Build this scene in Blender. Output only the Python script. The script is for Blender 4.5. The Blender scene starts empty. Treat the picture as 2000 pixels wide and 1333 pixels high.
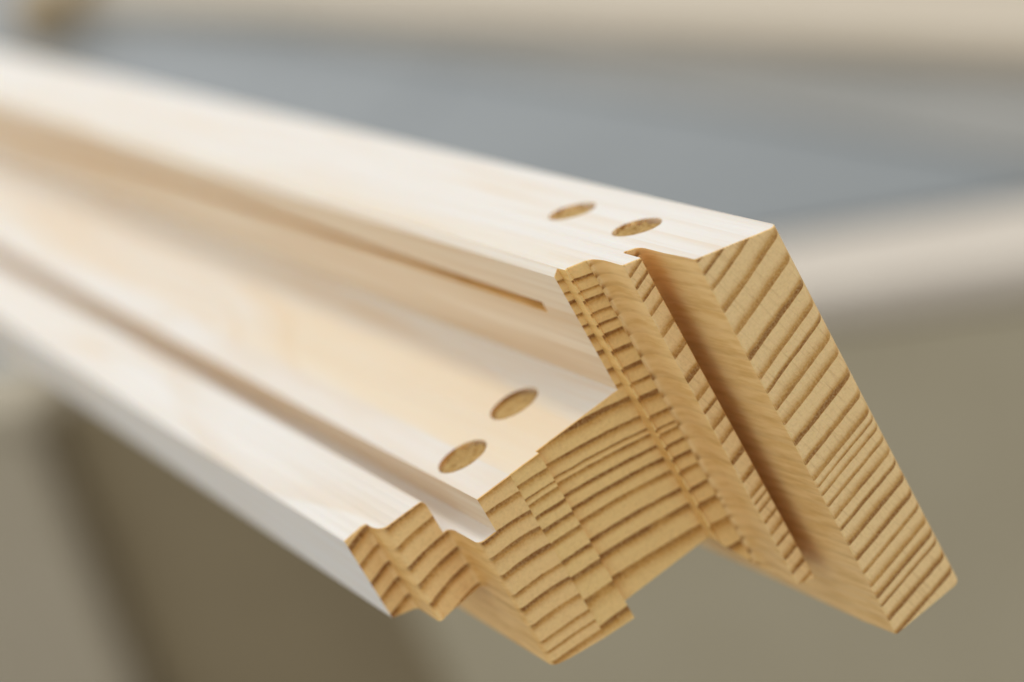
import bpy, bmesh, math, random
from mathutils import Matrix, Vector, noise as mnoise
random.seed(4)
S = 0.04                      # the rail is measured in units of 40 mm
ZB = 1.0                      # height of the rail's datum above the floor
scn = bpy.context.scene

# ------------------------------------------------------------------ camera
R = [[0.7796334993942847, 0.41929106464198146, -0.46515224360806406],
     [-0.5671194585510162, 0.15768569259397394, -0.8084001126199583],
     [0.2656070901821414, -0.8940526972514274, -0.3607251698764909]]
cd = bpy.data.cameras.new("camera")
cam = bpy.data.objects.new("camera", cd)
scn.collection.objects.link(cam)
rt, dn, fw = [Vector((r[0], -r[1], r[2])) for r in R]
M = Matrix.Identity(4)
for i in range(3):
    M[i][0] = rt[i]; M[i][1] = -dn[i]; M[i][2] = -fw[i]
M.translation = Vector((-0.136832, -0.347248, 1.147478))
cam.matrix_world = M
cd.sensor_width = 36
cd.lens = 87.15
cd.clip_start = 0.02
cd.clip_end = 100
cd.dof.use_dof = True
cd.dof.focus_distance = 10.32 * S
cd.dof.aperture_fstop = 6.4
scn.camera = cam

# ------------------------------------------------------------------ light
w = bpy.data.worlds.new("World"); scn.world = w; w.use_nodes = True
bg = w.node_tree.nodes["Background"]
bg.inputs[0].default_value = (0.95, 0.98, 1.0, 1)
bg.inputs[1].default_value = 0.86

def area(name, loc, target, sx, sy, power, col):
    l = bpy.data.lights.new(name, 'AREA'); l.shape = 'RECTANGLE'; l.size = sx; l.size_y = sy
    l.energy = power; l.color = col
    o = bpy.data.objects.new(name, l); scn.collection.objects.link(o)
    o.location = loc
    o.rotation_euler = (Vector(target) - Vector(loc)).to_track_quat('-Z', 'Y').to_euler()
    return o
area("ceiling_light", (0.86, 0.9, 3.4), (0.86, 0.9, 0.0), 0.40, 3.2, 25, (1.0, 0.985, 0.97))
area("cool_fill_light", (-2.0, 5.0, 3.6), (0.2, 0.5, 0.9), 4.6, 2.2, 78, (0.80, 0.90, 1.0))  # added area light: cool sheen on the tops, fill for the shaded ledge
scn.view_settings.view_transform = 'Standard'
scn.view_settings.look = 'None'
scn.view_settings.gamma = 1
scn.view_settings.exposure = 0.0

# ------------------------------------------------------------------ node helpers
class NT:
    def __init__(self, name):
        self.m = bpy.data.materials.new(name); self.m.use_nodes = True
        self.t = self.m.node_tree; self.n = self.t.nodes; self.l = self.t.links
        self.b = self.n["Principled BSDF"]
    def put(self, sock, v):
        if hasattr(v, 'is_output') or isinstance(v, bpy.types.NodeSocket): self.l.new(v, sock)
        else: sock.default_value = v
    def math(self, op, a, b=None, c=None, clamp=False):
        n = self.n.new('ShaderNodeMath'); n.operation = op; n.use_clamp = clamp
        for i, v in enumerate((a, b, c)):
            if v is not None: self.put(n.inputs[i], v)
        return n.outputs[0]
    def add(self, a, b): return self.math('ADD', a, b)
    def sub(self, a, b): return self.math('SUBTRACT', a, b)
    def mul(self, a, b): return self.math('MULTIPLY', a, b)
    def comb(self, x, y, z):
        n = self.n.new('ShaderNodeCombineXYZ')
        for i, v in enumerate((x, y, z)): self.put(n.inputs[i], v)
        return n.outputs[0]
    def noise(self, vec, scale, detail=2.0, rough=0.5):
        n = self.n.new('ShaderNodeTexNoise'); n.inputs['Scale'].default_value = scale
        n.inputs['Detail'].default_value = detail; n.inputs['Roughness'].default_value = rough
        self.l.new(vec, n.inputs['Vector']); return n.outputs['Fac']
    def mix(self, f, a, b, mode='MIX'):
        n = self.n.new('ShaderNodeMix'); n.data_type = 'RGBA'; n.blend_type = mode
        self.put(n.inputs[0], f); self.put(n.inputs[6], a); self.put(n.inputs[7], b)
        return n.outputs[2]
    def smooth(self, v, a, b, lo=0.0, hi=1.0):
        n = self.n.new('ShaderNodeMapRange'); n.interpolation_type = 'SMOOTHSTEP'
        self.put(n.inputs[0], v)
        for i, q in enumerate((a, b, lo, hi)): n.inputs[i + 1].default_value = q
        return n.outputs[0]
    def xyz(self):
        tc = self.n.new('ShaderNodeTexCoord'); s = self.n.new('ShaderNodeSeparateXYZ')
        self.l.new(tc.outputs['Object'], s.inputs[0]); return s.outputs
    def bump(self, h, dist, strength=1.0, prev=None):
        n = self.n.new('ShaderNodeBump'); n.inputs['Distance'].default_value = dist
        n.inputs['Strength'].default_value = strength
        self.l.new(h, n.inputs['Height'])
        if prev is not None: self.l.new(prev, n.inputs['Normal'])
        return n.outputs[0]

def pine(name, a, b2, c, rings, polarity, seed, end_l, end_d, sharp=0.012, ray=0.0, hue=(0.79, 0.695, 0.585),
         late=(0.72, 0.56, 0.39), cope=False, patch=False):
    """growth rings: iso lines of t = z + a*w + b2*w*w + c*w*z, one line per entry of rings"""
    k = NT(name)
    X, Y, Z = k.xyz()
    W = k.mul(X, 1 / S); E = k.mul(Y, -1 / S); H = k.mul(k.sub(Z, 0.0), 1 / S)
    # slow drift along the length, small waviness across
    dr = k.noise(k.comb(k.mul(W, 0.7), k.add(k.mul(E, 0.16), seed), k.mul(H, 0.7)), 1.0, 1.0)
    drift = k.mul(k.sub(dr, 0.5), 0.9)
    amt = k.smooth(E, -0.9, -5.0)
    wv = k.noise(k.comb(k.add(k.mul(W, 3.0), seed), k.mul(E, 0.3), k.mul(H, 3.0)), 1.0, 2.0)
    w2 = k.noise(k.comb(k.add(k.mul(W, 22.0), seed), k.mul(E, 0.6), k.mul(H, 22.0)), 1.0, 2.0)
    t = k.add(H, k.mul(W, a))
    t = k.add(t, k.mul(k.mul(W, W), b2))
    t = k.add(t, k.mul(k.mul(W, H), c))
    t = k.add(t, k.mul(drift, amt))
    t = k.add(t, k.mul(k.sub(wv, 0.5), 0.016))
    t = k.add(t, k.mul(k.sub(w2, 0.5), 0.0055))
    r = sorted(rings, reverse=True)            # from top to bottom
    t0, t1 = r[0], r[-1]
    N = len(r) - 1
    u = k.math('DIVIDE', k.sub(t0, t), t0 - t1)
    u = k.math('PINGPONG', u, 1.0)
    fc = k.n.new('ShaderNodeFloatCurve')
    cv = fc.mapping.curves[0]
    fc.mapping.use_clip = False
    xs = [(t0 - q) / (t0 - t1) for q in r]
    cv.points[0].location = (0, 0); cv.points[1].location = (1, 1)
    for i in range(1, N): cv.points.new(xs[i], i / N)
    for p in cv.points: p.handle_type = 'VECTOR'
    fc.mapping.update()
    k.l.new(u, fc.inputs['Value'])
    q = k.mul(fc.outputs[0], N)
    idx = k.math('FLOOR', q)
    fr = k.math('FRACT', q)
    wn = k.n.new('ShaderNodeTexWhiteNoise'); wn.noise_dimensions = '1D'
    k.l.new(k.add(idx, seed), wn.inputs['W'])
    rnd = wn.outputs['Value']
    if polarity < 0: fr = k.sub(1.0, fr)
    # fr: 0 just after the sharp line (earlywood), 1 at the dense latewood edge
    f0 = k.mul(rnd, 0.38)
    ramp = k.n.new('ShaderNodeMapRange'); ramp.interpolation_type = 'SMOOTHSTEP'
    k.put(ramp.inputs[0], fr); k.put(ramp.inputs[1], k.add(f0, 0.08)); ramp.inputs[2].default_value = 0.97
    edge = k.smooth(fr, 1.0, 0.94)
    body = k.mul(ramp.outputs[0], edge)
    line = k.mul(k.smooth(fr, 0.62, 0.90), edge)
    wn2 = k.n.new('ShaderNodeTexWhiteNoise'); wn2.noise_dimensions = '1D'
    k.l.new(k.add(idx, seed + 50.5), wn2.inputs['W'])
    rn2 = k.math('POWER', wn2.outputs['Value'], 1.5)
    dark = k.math('ADD', k.mul(body, k.add(0.42, k.mul(rn2, 0.26))), k.mul(line, k.add(0.22, k.mul(rn2, 0.34))), clamp=True)
    # blotchiness of each ring
    bl = k.noise(k.comb(k.mul(W, 7.0), k.mul(E, 2.0), k.mul(H, 7.0)), 1.0, 3.0, 0.6)
    dark = k.math('MULTIPLY', dark, k.smooth(bl, 0.2, 0.75, 0.70, 1.25), clamp=True)
    # grain seen end on or along
    geo = k.n.new('ShaderNodeTexCoord')
    sp = k.n.new('ShaderNodeSeparateXYZ'); k.l.new(geo.outputs['Normal'], sp.inputs[0])
    ny = k.math('ABSOLUTE', sp.outputs[1])
    g = k.smooth(ny, 0.35, 0.9)
    side = k.smooth(k.math('ABSOLUTE', sp.outputs[0]), 0.5, 0.9)
    # fine structure
    fine = k.noise(k.comb(k.mul(W, 95.0), k.mul(E, 70.0), k.mul(H, 95.0)), 1.0, 3.0, 0.65)
    pore = k.noise(k.comb(k.mul(W, 55.0), k.mul(E, 25.0), k.mul(H, 55.0)), 1.0, 2.0, 0.6)
    rays = k.noise(k.comb(k.mul(k.add(W, k.mul(H, 0.30)), 62.0), k.mul(E, 3.0), k.mul(t, 5.0)), 1.0, 2.0, 0.6)
    fibre = k.noise(k.comb(k.mul(W, 24.0), k.mul(E, 0.8), k.mul(H, 24.0)), 1.0, 3.0, 0.6)
    broad = k.noise(k.comb(k.add(k.mul(W, 3.2), seed), k.mul(E, 0.28), k.mul(H, 3.2)), 1.0, 2.0, 0.5)
    amber = (end_l[0] * 0.64, end_l[1] * 0.47, end_l[2] * 0.23, 1)
    endc = k.mix(k.smooth(dark, 0.0, 0.50), end_l + (1,), amber)
    endc = k.mix(k.smooth(dark, 0.42, 0.95), endc, end_d + (1,))
    endc = k.mix(k.smooth(pore, 0.4, 0.8, 0.0, 0.14), endc, end_d + (1,))
    endc = k.mix(k.smooth(fine, 0.3, 0.8, 0.0, 0.30), endc, (end_l[0] * 1.22, end_l[1] * 1.25, end_l[2] * 1.3, 1))
    if ray: endc = k.mix(k.smooth(rays, 0.5, 0.78, 0.0, ray), endc, end_d + (1,))
    ldark = k.mul(dark, k.smooth(broad, 0.25, 0.7, 0.15, 0.85))
    lc = k.mix(ldark, hue + (1,), late + (1,))
    lc = k.mix(k.smooth(fibre, 0.4, 0.75, 0.0, 0.34), lc, late + (1,))
    lc = k.mix(k.smooth(broad, 0.5, 0.72, 0.0, 0.42), lc, (0.78, 0.60, 0.40, 1))
    cut = k.mul(side, k.smooth(W, -1.3, -1.2))
    stripe = k.noise(k.comb(k.mul(W, 3.0), k.add(k.mul(E, 0.22), seed), k.mul(H, 15.0)), 1.0, 3.0, 0.55)
    sidec = k.mix(k.smooth(stripe, 0.36, 0.66), (0.79, 0.62, 0.42, 1), (0.66, 0.44, 0.23, 1))
    lc = k.mix(k.mul(cut, 0.82), lc, sidec)
    if patch:                                   # resinous amber streak in the middle board
        wob = k.mul(k.sub(k.noise(k.comb(k.mul(W, 2.0), k.mul(E, 0.5), 0.0), 1.0, 3.0, 0.6), 0.5), 0.35)
        ww = k.add(W, wob)
        pm = k.mul(k.mul(k.smooth(ww, -1.02, -0.90), k.smooth(ww, -0.50, -0.64)), k.smooth(k.add(E, k.mul(wob, 6.0)), -5.2, -3.2))
        lc = k.mix(k.mul(k.mul(pm, 0.6), k.sub(1.0, side)), lc, (0.80, 0.635, 0.42, 1))
    if cope:                                   # machined end: burnished, the colour of end grain also along its walls
        wl = k.noise(k.comb(k.mul(W, 14.0), k.mul(E, 4.0), k.mul(t, 30.0)), 1.0, 3.0, 0.6)
        lc = k.mix(k.smooth(wl, 0.35, 0.75), (end_l[0] * 1.0, end_l[1] * 0.95, end_l[2] * 0.85, 1),
                   (end_l[0] * 0.84, end_l[1] * 0.72, end_l[2] * 0.50, 1))
        lc = k.mix(k.mul(dark, 0.14), lc, end_d + (1,))
    k.put(k.b.inputs['Base Color'], k.mix(g, lc, endc))
    k.put(k.b.inputs['Roughness'], k.smooth(g, 0.0, 1.0, 0.48, 0.78))
    k.b.inputs['Specular IOR Level'].default_value = 0.35
    k.b.inputs['Subsurface Weight'].default_value = 0.12
    k.b.inputs['Subsurface Radius'].default_value = (1.0, 0.5, 0.18)
    k.b.inputs['Subsurface Scale'].default_value = 0.0012
    # relief: dense latewood stands proud, torn fibres between
    n1 = k.bump(k.mul(k.add(fine, k.mul(pore, 0.6)), g), 0.00013, 0.8)
    n2 = k.bump(k.mul(fibre, k.sub(1.0, g)), 0.00012, 0.6, n1)
    k.l.new(n2, k.b.inputs['Normal'])
    # the cutter leaves the soft and hard parts of each ring at different depths (real relief along the length)
    relief = k.add(k.mul(k.smooth(k.add(k.mul(body, 0.75), k.mul(line, 0.5)), 0.05, 0.9), sharp), k.mul(k.sub(pore, 0.5), 0.0035))
    relief = k.mul(k.mul(relief, k.smooth(E, -1.5, -1.3)), -S)
    vd = k.n.new('ShaderNodeVectorDisplacement'); vd.space = 'OBJECT'
    vd.inputs['Midlevel'].default_value = 0.0
    k.l.new(k.comb(0.0, k.mul(relief, -1.0), 0.0), vd.inputs['Vector'])
    k.l.new(vd.outputs[0], k.n['Material Output'].inputs['Displacement'])
    k.m.displacement_method = 'DISPLACEMENT'
    return k.m

L1R = [-0.80, -0.92, -1.04, -1.147, -1.25, -1.339, -1.433, -1.545, -1.619, -1.717, -1.812, -1.87, -1.924, -2.03, -2.12]
L2R = [0.16, 0.09, 0.02, -0.07, -0.13, -0.171, -0.238, -0.293, -0.345, -0.428, -0.52, -0.601, -0.672, -0.775, -0.843, -0.872, -0.932,
       -0.997, -1.065, -1.16, -1.243, -1.36, -1.495, -1.6, -1.7]
L3R = [0.22, 0.16, 0.10, 0.041, -0.02, -0.085, -0.16, -0.27, -0.385, -0.512, -0.608, -0.678, -0.766, -0.844, -0.956, -1.056, -1.142,
       -1.178, -1.222, -1.282, -1.346, -1.407, -1.487, -1.569, -1.64, -1.715, -1.779, -1.822, -1.902, -1.981, -2.08]
EL, ED = (0.88, 0.58, 0.245), (0.22, 0.070, 0.005)
def pair(name, *a, **k): return (pine(name, *a, **k), pine(name + "_machined", *a, cope=True, **k))
m1 = pair("pine_left_lamella", 0.915, 0.40, -0.02, L1R, -1, 3.1, EL, ED, 0.015, hue=(0.79, 0.73, 0.655), late=(0.73, 0.60, 0.46))
m2 = pair("pine_middle_lamella", 0.324, 0.106, 0.067, L2R, -1, 11.7, (0.87, 0.585, 0.235), ED, 0.016, patch=True, hue=(0.79, 0.71, 0.60), late=(0.74, 0.54, 0.34))
m3 = pair("pine_right_lamella", -0.382, 0.0, -0.101, L3R, 1, 23.4, (0.90, 0.625, 0.295), (0.28, 0.105, 0.012), 0.009, ray=0.22, hue=(0.79, 0.73, 0.655), late=(0.73, 0.60, 0.46))

# ------------------------------------------------------------------ mesh helpers
def link(o, parent=None):
    scn.collection.objects.link(o)
    if parent is not None: o.parent = parent
    return o
def obj(name, bm, mat, parent=None, smooth=False, loc=None):
    me = bpy.data.meshes.new(name); bm.to_mesh(me); bm.free()
    me.materials.append(mat)
    for p in me.polygons: p.use_smooth = smooth
    o = bpy.data.objects.new(name, me)
    if loc is not None: o.location = loc
    return link(o, parent)
def empty(name, loc, label, cat, rz=0.0, group=None):
    o = bpy.data.objects.new(name, None); o.empty_display_size = 0.05
    o.location = loc; o.rotation_euler = (0, 0, rz)
    link(o); o['label'] = label; o['category'] = cat
    if group: o['group'] = group
    return o
def box(bm, x0, x1, y0, y1, z0, z1, bev=0.0):
    v = [bm.verts.new((x, y, z)) for z in (z0, z1) for (x, y) in ((x0, y0), (x1, y0), (x1, y1), (x0, y1))]
    fs = [(0, 3, 2, 1), (4, 5, 6, 7), (0, 1, 5, 4), (1, 2, 6, 5), (2, 3, 7, 6), (3, 0, 4, 7)]
    fl = [bm.faces.new([v[i] for i in f]) for f in fs]
    if bev:
        ed = set(e for f in fl for e in f.edges)
        bmesh.ops.bevel(bm, geom=list(ed), offset=bev, segments=2, affect='EDGES', profile=0.6)

# ------------------------------------------------------------------ the profiled rail
FAR = -32.0
w0, w1, w2, wx, wG, wg, wS, wO, wN, wJ, wK, wH, wA, wR = (-1.624, -1.5026, -1.2747, -1.2379, -1.146, -0.9698, -0.8105,
    -0.3545, -0.3243, -0.215, -0.1776, -0.0908, 0.0, 0.4066)
e0, e2, eB, eR, eM, eI, eT, eF = -1.1067, -0.9013, -0.5874, -0.6247, -0.568, -0.3053, -0.467, 0.0
zB, zF = -0.541, -0.713
def zA(wv): return -0.2447 * wv
def zC(wv): return -0.559 + (wv - w0) * 0.074
def zCb(wv): return -0.990 - (wv - w0) * 0.29 if wv < w1 else -1.0257 - 0.01 * (wv - w1)
def zX(wv):                              # underside
    pts = [(wS, -1.371), (wN, -1.375), (wK, -1.655), (wH, -1.685), (wA, -1.975), (wR, -1.969)]
    if wv <= pts[0][0]: return pts[0][1]
    for (a, za), (b, zb) in zip(pts, pts[1:]):
        if wv <= b: return za + (zb - za) * (wv - a) / (b - a)
    return pts[-1][1]

def fil(cw, ce, rw, re, a0, a1, n=8):
    """arc of an ellipse round (cw, ce), degrees"""
    return [(cw + rw * math.cos(math.radians(a0 + (a1 - a0) * i / n)), ce + re * math.sin(math.radians(a0 + (a1 - a0) * i / n))) for i in range(n + 1)]

DZ, DW = 0.0036, 0.0055
def lamella(name, st, mats, parent, slot=None):
    """st: list of (w, e, ztop, zbot, skew). Two entries at one (w, e) make a jump in height.
    The end is a fine grid so that the growth rings can stand in relief."""
    st = [tuple(s) + ((0.0,) if len(s) == 4 else ()) for s in st]
    dense = [st[0]]
    for a, b in zip(st, st[1:]):
        n = max(1, math.ceil(abs(b[0] - a[0]) / DW))
        for i in range(1, n + 1): dense.append(tuple(p + (q - p) * i / n for p, q in zip(a, b)))
    cl = []                                       # clusters by (w, e)
    r = lambda v: round(v, 5)
    for w_, e_, zt, zb, de in dense:
        if cl and abs(cl[-1]['w'] - w_) < 1e-6 and abs(cl[-1]['e'] - e_) < 1e-6: cl[-1]['s'].append((r(zt), r(zb)))
        else: cl.append({'w': w_, 'e': e_, 's': [(r(zt), r(zb))], 'd': de})
    bm = bmesh.new()
    for c in cl:
        zs = set(v for p in c['s'] for v in p)
        if slot and abs(c['w'] - slot['w']) < 1e-6: zs |= {slot['z1'], slot['z0']}
        zt, zb = max(zs), min(zs)
        arr = r(zt - 0.007); zs.add(arr)              # eased upper arris
        c['k'] = sorted(zs - {arr}, reverse=True)
        k0, k1 = math.ceil((zb + 0.0012) / DZ), math.floor((zt - 0.0012) / DZ)
        rows = set(q for q in (r(i * DZ) for i in range(k0, k1 + 1)) if min(abs(q - v) for v in zs) > 0.0010)
        c['r'] = rows
        c['z'] = sorted(zs | rows, reverse=True)
        c['n'] = {z: bm.verts.new((c['w'] * S, -(c['e'] + c['d'] * ((zt - z) / (zt - zb) * 2 - 1) - (0.006 if z == zt else 0.0)) * S, z * S)) for z in c['z']}
        c['f'] = {z: bm.verts.new((c['w'] * S, -FAR * S, z * S)) for z in c['k']}
    def face(vs, mi=0):
        u = []
        for v in vs:
            if not u or u[-1] is not v: u.append(v)
        if len(u) > 1 and u[0] is u[-1]: u.pop()
        if len(set(u)) >= 3:
            try: bm.faces.new(u).material_index = mi
            except ValueError: pass
    def span(c, lo, hi, key='z'): return [z for z in c[key] if lo - 1e-6 <= z <= hi + 1e-6]
    for c, sp_, flip in ((cl[0], cl[0]['s'][0], 0 if cl[0]['w'] < -1.5 else 1), (cl[-1], cl[-1]['s'][-1], 0 if cl[-1]['w'] > 0.3 else 1)):
        face([c['n'][z] for z in span(c, sp_[1], sp_[0])] + [c['f'][z] for z in reversed(span(c, sp_[1], sp_[0], 'k'))], flip)
    for a, b in zip(cl, cl[1:]):
        ta, ba = a['s'][-1]; tb, bb = b['s'][0]
        la, lb_ = span(a, ba, ta), span(b, bb, tb)
        com = sorted(set(z for z in la if z in a['r']) & set(z for z in lb_ if z in b['r']), reverse=True)
        cuts = [1e9] + com + [-1e9]
        for hi, lo in zip(cuts, cuts[1:]):
            face([a['n'][z] for z in la if lo <= z <= hi] + [b['n'][z] for z in reversed([z for z in lb_ if lo <= z <= hi])], 1)
        if abs(a['w'] - b['w']) > 1e-6:
            face([a['f'][z] for z in reversed(span(a, ba, ta, 'k'))] + [b['f'][z] for z in span(b, bb, tb, 'k')])
            face([a['n'][ta], b['n'][tb], b['f'][tb], a['f'][ta]])
            face([a['n'][ba], a['f'][ba], b['f'][bb], b['n'][bb]], 1)
    for c in cl:                                  # walls where the height jumps
        for (ta, ba), (tb, bb) in zip(c['s'], c['s'][1:]):
            for p, q in ((ta, tb), (ba, bb)):
                lo, hi = sorted((p, q))
                if hi - lo < 1e-5: continue
                n, f = c['n'], c['f']
                if slot and abs(c['w'] - slot['w']) < 1e-6 and lo < slot['z0'] and hi > slot['z1']:
                    s1, s0, eg, ef, dp = slot['z1'], slot['z0'], slot['e'], slot['ef'], slot['d']
                    V = lambda e, z, dw=0: bm.verts.new(((c['w'] + dw) * S, -e * S, z * S))
                    A, B, C_, D = V(eg, s1), V(eg, s0), V(ef, s0), V(ef, s1)
                    A2, B2, C2, D2 = V(eg, s1, dp), V(eg, s0, dp), V(ef, s0, dp), V(ef, s1, dp)
                    face([n[z] for z in span(c, s1, hi)] + [A, D] + [f[s1], f[hi]])
                    face([n[z] for z in span(c, lo, s0)] + [f[lo], f[s0], C_, B])
                    face([n[z] for z in span(c, s0, s1)] + [B, A]); face([D, C_, f[s0], f[s1]])
                    face([A, B, B2, A2], 1); face([B, C_, C2, B2], 1); face([C_, D, D2, C2], 1); face([D, A, A2, D2], 1)
                    face([A2, B2, C2, D2], 1)
                    continue
                face([n[z] for z in span(c, lo, hi)] + [f[z] for z in reversed(span(c, lo, hi, 'k'))], 1 if (p, q) == (ba, bb) else 0)
    bmesh.ops.recalc_face_normals(bm, faces=bm.faces[:])
    o = obj(name, bm, mats[0], parent)
    o.data.materials.append(mats[1])
    return o

rail = empty("window_rail", (0, 0, ZB),
             "pale pine window rail with a coped stepped end, nearest and in sharp focus", "wooden rail")
CT = zC; CB = zCb
# --- left lamella: lip, groove and half of the middle step
s1 = [(w0, e0, CT(w0), CB(w0)), (w1 - 0.02, e0, CT(w1), CB(w1 - 0.02)), (w1, e0 + 0.012, CT(w1), CB(w1)),
      ]
for i, (a, b) in enumerate(fil(w1 + 0.035, e2 - 0.06, 0.035, 0.06, 180, 90, 7)):
    k_ = i / 7
    s1.append((a if i else w1 + 1e-4, b, CT(a), CB(a), 0.085 * (1 - 0.6 * k_)))
s1 += [(w2 - 0.022, e2, CT(w2), CB(w2)), (w2 - 0.008, e2, CT(w2) - 0.006, CB(w2)), (w2, e2, CT(w2) - 0.024, CB(w2)), (w2, e2, zF, CB(w2))]
s1 += [(a, b, zF, CB(wx)) for a, b in fil(wx - 0.026, e2 + 0.07, 0.026, 0.07, -90, 0, 7)[:-1]]
s1 += [(wx, e2 + 0.07, zF, CB(wx)), (wx, e2 + 0.07, zF, -1.389)]
s1 += [(a, b, zF, -1.389 - 0.2267 * (a - wx)) for a, b in fil(wx + 0.030, eB - 0.04, 0.030, 0.04, 180, 90, 7)]
s1 += [(wG, eB, zF, -1.410), (wG, eB, zB, -1.410), (wg, eB, zB, -1.4346)]
lam1 = lamella("lamella", s1, m1, rail)
# --- middle lamella: recessed face, stop strip, stepped face of the high part
s2 = [(wg, eB - 0.004, zB, -1.436), (wS, eB - 0.004, zB, -1.4499), (wS, eR, zB, -1.4499), (wS, eR, zB, zX(wS)),
      (wO, eR, zB, zX(wO)), (wO, eR, 0.0517, zX(wO)), (wN, eR, zA(wN) - 0.003, zX(wN)),
      (wN + 0.002, eM + 0.016, zA(wN), zX(wN)), (wN + 0.012, eM + 0.016, zA(wN), zX(wN)), (wN + 0.020, eM, zA(wN + .02), zX(wN + .02)),
      (wJ, eM, zA(wJ), zX(wJ))]
lam2 = lamella("lamella", s2, m2, rail,
               slot={'w': wO, 'z1': -0.132, 'z0': -0.188, 'e': -0.945, 'ef': -30.0, 'd': 0.16})
# --- right lamella: fillet, rib, deep slot, cove and the tall block
s3 = [(wJ, eM + 0.006, zA(wJ), zX(wJ))]
s3 += [(a, b, zA(a), zX(a)) for a, b in fil(wK - 0.036, eM + 0.13, 0.036, 0.126, -90, 0, 9)[1:]]
s3 += [(a, b, zA(a), zX(a)) for a, b in fil(wK + 0.008, eI - 0.012, 0.008, 0.012, 180, 90, 3)]
s3 += [(wH - 0.004, eI, zA(wH), zX(wH)), (wH, eI - 0.004, zA(wH), zX(wH)), (wH + 1e-4, eT - 0.06, zA(wH), zX(wH), -0.07), (wH + 0.01, eT - 0.07, zA(wH), zX(wH), -0.07)]
for a, b in fil(wA - 0.040, eT + 0.075, 0.026, 0.075, -90, -8, 9):
    q = 0.07 * max(0.0, 1 - (b - eT) / 0.075)
    s3.append((a, b - q, zA(a), zX(a), -q))
s3 += [(wA - 0.010, eT + 0.22, zA(wA), zX(wA)), (wA - 0.003, -0.10, zA(wA), zX(wA)), (wA, eF - 0.006, zA(wA), zX(wA)), (wA + 0.006, eF, zA(wA), zX(wA))]
for i, (a, b) in enumerate(fil(wR - 0.062, eF - 0.115, 0.062, 0.115, 90, 0, 12)):
    q = max(0.0, (i - 3) / 9)
    s3.append((a, b, zA(a) - 0.016 * q * q, zX(a) + 0.045 * q ** 3))
lam3 = lamella("lamella", s3, m3, rail)
lam1['label'] = "left lamella with the lip and the groove"
lam2['label'] = "middle lamella with the recessed step and the slotted side"
lam3['label'] = "right lamella, the tallest, with the deep slot in its end"

# --- blind holes, cut through the surface, each with a dowel end below it
holes = [(lam2, (-0.629, -1.178), 0.121, 0.0, zB), ((lam1, lam2), (-0.991, -1.046), 0.121, 0.0, zB),
         (lam3, (0.120, -1.372), 0.113, math.atan(0.2447), None), (lam3, (0.123, -0.744), 0.113, math.atan(0.2447), None)]
cutters = []
for lam, (hw, he), hr, tilt, hz in holes:
    z = hz if hz is not None else zA(hw)
    bm = bmesh.new()
    bmesh.ops.create_cone(bm, cap_ends=True, segments=56, radius1=hr * S, radius2=hr * S, depth=0.5 * S)
    for v in bm.verts:                       # a slightly torn rim
        a = math.atan2(v.co.y, v.co.x); kx = 1 + 0.012 * mnoise.noise(Vector((math.cos(a) * 3, math.sin(a) * 3, hw * 9 + he)))
        v.co.x *= kx; v.co.y *= kx
    bmesh.ops.transform(bm, matrix=Matrix.Translation((hw * S, -he * S, z * S)) @ Matrix.Rotation(tilt, 4, 'Y'), verts=bm.verts[:])
    me = bpy.data.meshes.new("cut"); bm.to_mesh(me); bm.free()
    c = bpy.data.objects.new("cut", me); scn.collection.objects.link(c); c.parent = rail
    for lm in (lam if isinstance(lam, tuple) else (lam,)):
        md = lm.modifiers.new("hole", 'BOOLEAN'); md.operation = 'DIFFERENCE'; md.object = c; md.solver = 'EXACT'
    cutters.append(c)
bpy.context.view_layer.update()
dg = bpy.context.evaluated_depsgraph_get()
for lam in (lam1, lam2, lam3):
    me = bpy.data.meshes.new_from_object(lam.evaluated_get(dg))
    lam.modifiers.clear(); lam.data = me
for c in cutters: bpy.data.objects.remove(c)
for lam in (lam1, lam2, lam3):
    for p in lam.data.polygons: p.use_smooth = True
    lam.data.set_sharp_from_angle(angle=math.radians(32))

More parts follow.
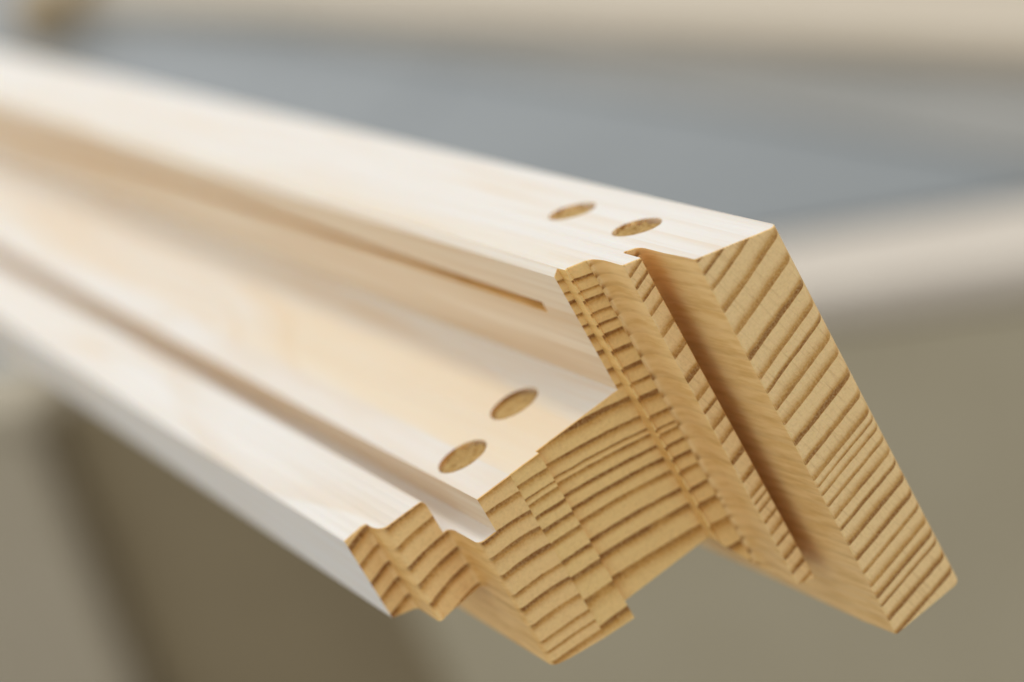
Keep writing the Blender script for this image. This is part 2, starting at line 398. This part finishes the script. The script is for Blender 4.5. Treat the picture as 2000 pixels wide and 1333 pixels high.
def dowel_mat():
    k = NT("dowel_end_grain"); X, Y, Z = k.xyz()
    v = k.comb(X, Y, Z)
    a = k.noise(v, 620, 3, 0.55); b = k.noise(v, 260, 2, 0.5)
    c = k.mix(k.smooth(a, 0.3, 0.72), (0.52, 0.32, 0.10, 1), (0.36, 0.20, 0.052, 1))
    c = k.mix(k.smooth(b, 0.45, 0.7, 0.0, 0.5), c, (0.60, 0.40, 0.15, 1))
    k.put(k.b.inputs['Base Color'], c); k.b.inputs['Roughness'].default_value = 0.85
    k.l.new(k.bump(a, 0.0008, 0.9), k.b.inputs['Normal'])
    return k.m
dm = dowel_mat()
for i, (lam, (hw, he), hr, tilt, hz) in enumerate(holes):
    z = hz if hz is not None else zA(hw)
    bm = bmesh.new()
    rr = hr * S * 0.985; top = -0.0005
    rings_ = 16; seg = 48
    prev = None; cen = None
    for ri in range(rings_ + 1):
        rad = rr * ri / rings_
        if ri == 0:
            cen = bm.verts.new((0, 0, top)); continue
        cur = []
        for s_ in range(seg):
            a = 2 * math.pi * s_ / seg
            x, y = rad * math.cos(a), rad * math.sin(a)
            dz = 0.00075 * mnoise.fractal(Vector((x * 700, y * 700, i * 5.0)), 1.0, 2.0, 4) * (1.0 if i in (1, 3) else 0.45)
            dz -= 0.0006 * (rad / rr) ** 6
            cur.append(bm.verts.new((x, y, min(top + dz, -0.00012))))
        for s_ in range(seg):
            if prev is None: bm.faces.new([cen, cur[s_], cur[(s_ + 1) % seg]])
            else: bm.faces.new([prev[s_], cur[s_], cur[(s_ + 1) % seg], prev[(s_ + 1) % seg]])
        prev = cur
    low = [bm.verts.new((v.co.x, v.co.y, -0.0095)) for v in prev]
    for s_ in range(seg): bm.faces.new([prev[s_], low[s_], low[(s_ + 1) % seg], prev[(s_ + 1) % seg]])
    bm.faces.new(list(reversed(low)))
    o = obj("dowel", bm, dm, rail)
    o.location = (hw * S, -he * S, z * S); o.rotation_euler = (0, tilt, 0)

# ------------------------------------------------------------------ background: assembly bench
def flat(name, c1, c2, scale, rough, spec=0.5, bump=0.0, stretch=(1, 1, 1)):
    k = NT(name); X, Y, Z = k.xyz()
    v = k.comb(k.mul(X, stretch[0]), k.mul(Y, stretch[1]), k.mul(Z, stretch[2]))
    n = k.noise(v, scale, 4, 0.6)
    k.put(k.b.inputs['Base Color'], k.mix(k.smooth(n, 0.3, 0.7), c1 + (1,), c2 + (1,)))
    k.b.inputs['Roughness'].default_value = rough
    k.b.inputs['Specular IOR Level'].default_value = spec
    if bump: k.l.new(k.bump(n, bump, 0.5), k.b.inputs['Normal'])
    return k.m
grey = flat("grey_laminate", (0.175, 0.185, 0.182), (0.20, 0.21, 0.205), 5, 0.26, 0.35)
beech = flat("pale_lipping", (0.54, 0.465, 0.38), (0.60, 0.525, 0.43), 18, 0.5, 0.4, 0.0, (1, 14, 14))
olive = flat("olive_panel", (0.44, 0.375, 0.255), (0.47, 0.405, 0.28), 7, 0.6, 0.3)
umber = flat("brown_board", (0.235, 0.178, 0.098), (0.265, 0.203, 0.113), 6, 0.65, 0.3)
legm = flat("leg_timber", (0.39, 0.325, 0.225), (0.44, 0.37, 0.265), 12, 0.6, 0.3, 0.0, (8, 8, 1))
concrete = flat("concrete_floor", (0.30, 0.29, 0.27), (0.37, 0.355, 0.33), 3, 0.7, 0.3)
sidewood = flat("board_pine", (0.48, 0.40, 0.29), (0.54, 0.45, 0.34), 10, 0.5, 0.4, 0.0, (1, 14, 14))  # one even pine tone for the whole board

A2 = Vector((0.4587, 0.7397, 0.0)); B2 = Vector((0.0451, 1.6235, 0.0))
TOP = 0.572
d = (A2 - B2).normalized()                    # along the front edge, to the right
ang = math.atan2(d.y, d.x)
bench = empty("workbench", (A2.x, A2.y, 0), "grey topped assembly bench with a pale wooden edge, far below the rail", "workbench", ang)
# local x: along the front edge (right), local y: to the back, origin at the right sighting point
def lb(name, x0, x1, y0, y1, z0, z1, mat, bev=0.002, parent=bench):
    bm = bmesh.new(); box(bm, x0, x1, y0, y1, z0, z1, bev); return obj(name, bm, mat, parent)
bm = bmesh.new(); box(bm, -0.818, 1.2, 0.076, 2.6, TOP - 0.028, TOP - 0.001, 0.002); box(bm, -2.6, -0.82, 0.076, 2.6, TOP - 0.028, TOP - 0.001, 0.002)
obj("bench_top", bm, grey, bench)
lb("edge_strip", -0.818, 1.2, 0.0, 0.074, TOP - 0.030, TOP, beech, 0.014)
def prism(name, pts, y0, y1, mat, parent=bench):
    bm = bmesh.new()
    f = [bm.verts.new((x, y0, z)) for x, z in pts]; b = [bm.verts.new((x, y1, z)) for x, z in pts]
    bm.faces.new(f); bm.faces.new(list(reversed(b)))
    for i in range(len(pts)):
        j = (i + 1) % len(pts); bm.faces.new([f[i], b[i], b[j], f[j]])
    bmesh.ops.recalc_face_normals(bm, faces=bm.faces[:])
    return obj(name, bm, mat, parent)
Z1 = TOP - 0.031
prism("front_panel", [(-0.615, Z1), (1.19, Z1), (1.19, 0.0), (-0.72, 0.0), (-0.657, 0.273)], 0.004, 0.030, olive)
prism("leg", [(-1.30, Z1), (-0.968, Z1), (-1.068, 0.273), (-1.18, 0.0), (-1.50, 0.0)], 0.004, 0.022, legm)
lb('leg_cap', -1.35, -0.945, 0.0, 0.074, TOP - 0.030, TOP - 0.002, legm, 0.008)
lb("back_board", -2.5, 1.15, 0.030, 0.050, 0.02, Z1, umber)

# ------------------------------------------------------------------ long pine board and a block on the bench
p1 = Vector((0.6199, 0.9332, 0)); p2 = Vector((0.5766, 2.1329, 0))
d2 = (p1 - p2).normalized()
a2 = math.atan2(d2.y, d2.x)
bm = bmesh.new(); box(bm, -2.4, 1.0, 0.0, 0.42, 0.0, 0.026, 0.006)
board = obj("pine_board", bm, sidewood, None, loc=(p1.x, p1.y, TOP))
board.rotation_euler = (0, 0, a2)
board['label'] = "long blurred pine board lying across the top of the picture on the grey bench"
board['category'] = "board"
bm = bmesh.new(); box(bm, -0.055, 0.055, -0.05, 0.05, 0.0, 0.05, 0.006)
brown = flat("brown_block", (0.34, 0.235, 0.11), (0.38, 0.27, 0.13), 8, 0.6, 0.3)
blk = obj("wood_block", bm, brown, None, loc=(0.535, 2.97, TOP)); blk.rotation_euler = (0, 0, 0.6)
blk['label'] = "small brown wooden block on the bench, blurred in the top left corner"
blk['category'] = "block"

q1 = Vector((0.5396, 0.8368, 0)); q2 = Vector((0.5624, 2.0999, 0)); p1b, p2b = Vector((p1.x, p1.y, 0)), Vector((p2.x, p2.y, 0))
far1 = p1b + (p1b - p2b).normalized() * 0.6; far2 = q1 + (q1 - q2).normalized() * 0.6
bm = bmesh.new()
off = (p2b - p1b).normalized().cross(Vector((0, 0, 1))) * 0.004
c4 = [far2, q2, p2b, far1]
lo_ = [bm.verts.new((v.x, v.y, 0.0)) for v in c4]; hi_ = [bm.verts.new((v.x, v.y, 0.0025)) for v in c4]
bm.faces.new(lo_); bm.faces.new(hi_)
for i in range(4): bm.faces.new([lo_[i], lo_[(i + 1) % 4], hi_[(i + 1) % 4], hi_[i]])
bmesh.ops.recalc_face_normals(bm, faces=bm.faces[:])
refl_mat = flat("beige_reflection", (0.235, 0.225, 0.20), (0.27, 0.255, 0.225), 5, 0.45, 0.4)  # added sheet: the board's warm reflection on the bench as plain colour
sheet = obj("reflection_sheet", bm, refl_mat, None, loc=(0, 0, TOP))
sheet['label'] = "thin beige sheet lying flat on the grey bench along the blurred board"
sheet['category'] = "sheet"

# ------------------------------------------------------------------ sawhorse carrying the far end of the rail
sh = empty("sawhorse", (-0.18, 0.86, 0), "timber sawhorse under the far end of the pine rail", "sawhorse")
YS = 0.0
def sb(name, *a): return lb(name, *a, legm, 0.002, sh)
sb("beam", -0.36, 0.18, -0.02, 0.02, ZB - 1.0 + 0.90 - 0.0, ZB + zX(wA) * S)
for x in (-0.34, -0.28):
    for sy in (-1, 1):
        bm = bmesh.new(); box(bm, -0.02, 0.02, -0.012, 0.012, -0.45, 0.45)
        o = obj("leg", bm, legm, sh); o.location = (x, sy * 0.10, 0.455); o.rotation_euler = (sy * 0.19, 0, 0)

# ------------------------------------------------------------------ floor
bm = bmesh.new(); box(bm, -8, 8, -8, 8, -0.05, 0.0)
fl = obj("floor", bm, concrete); fl['kind'] = 'structure'
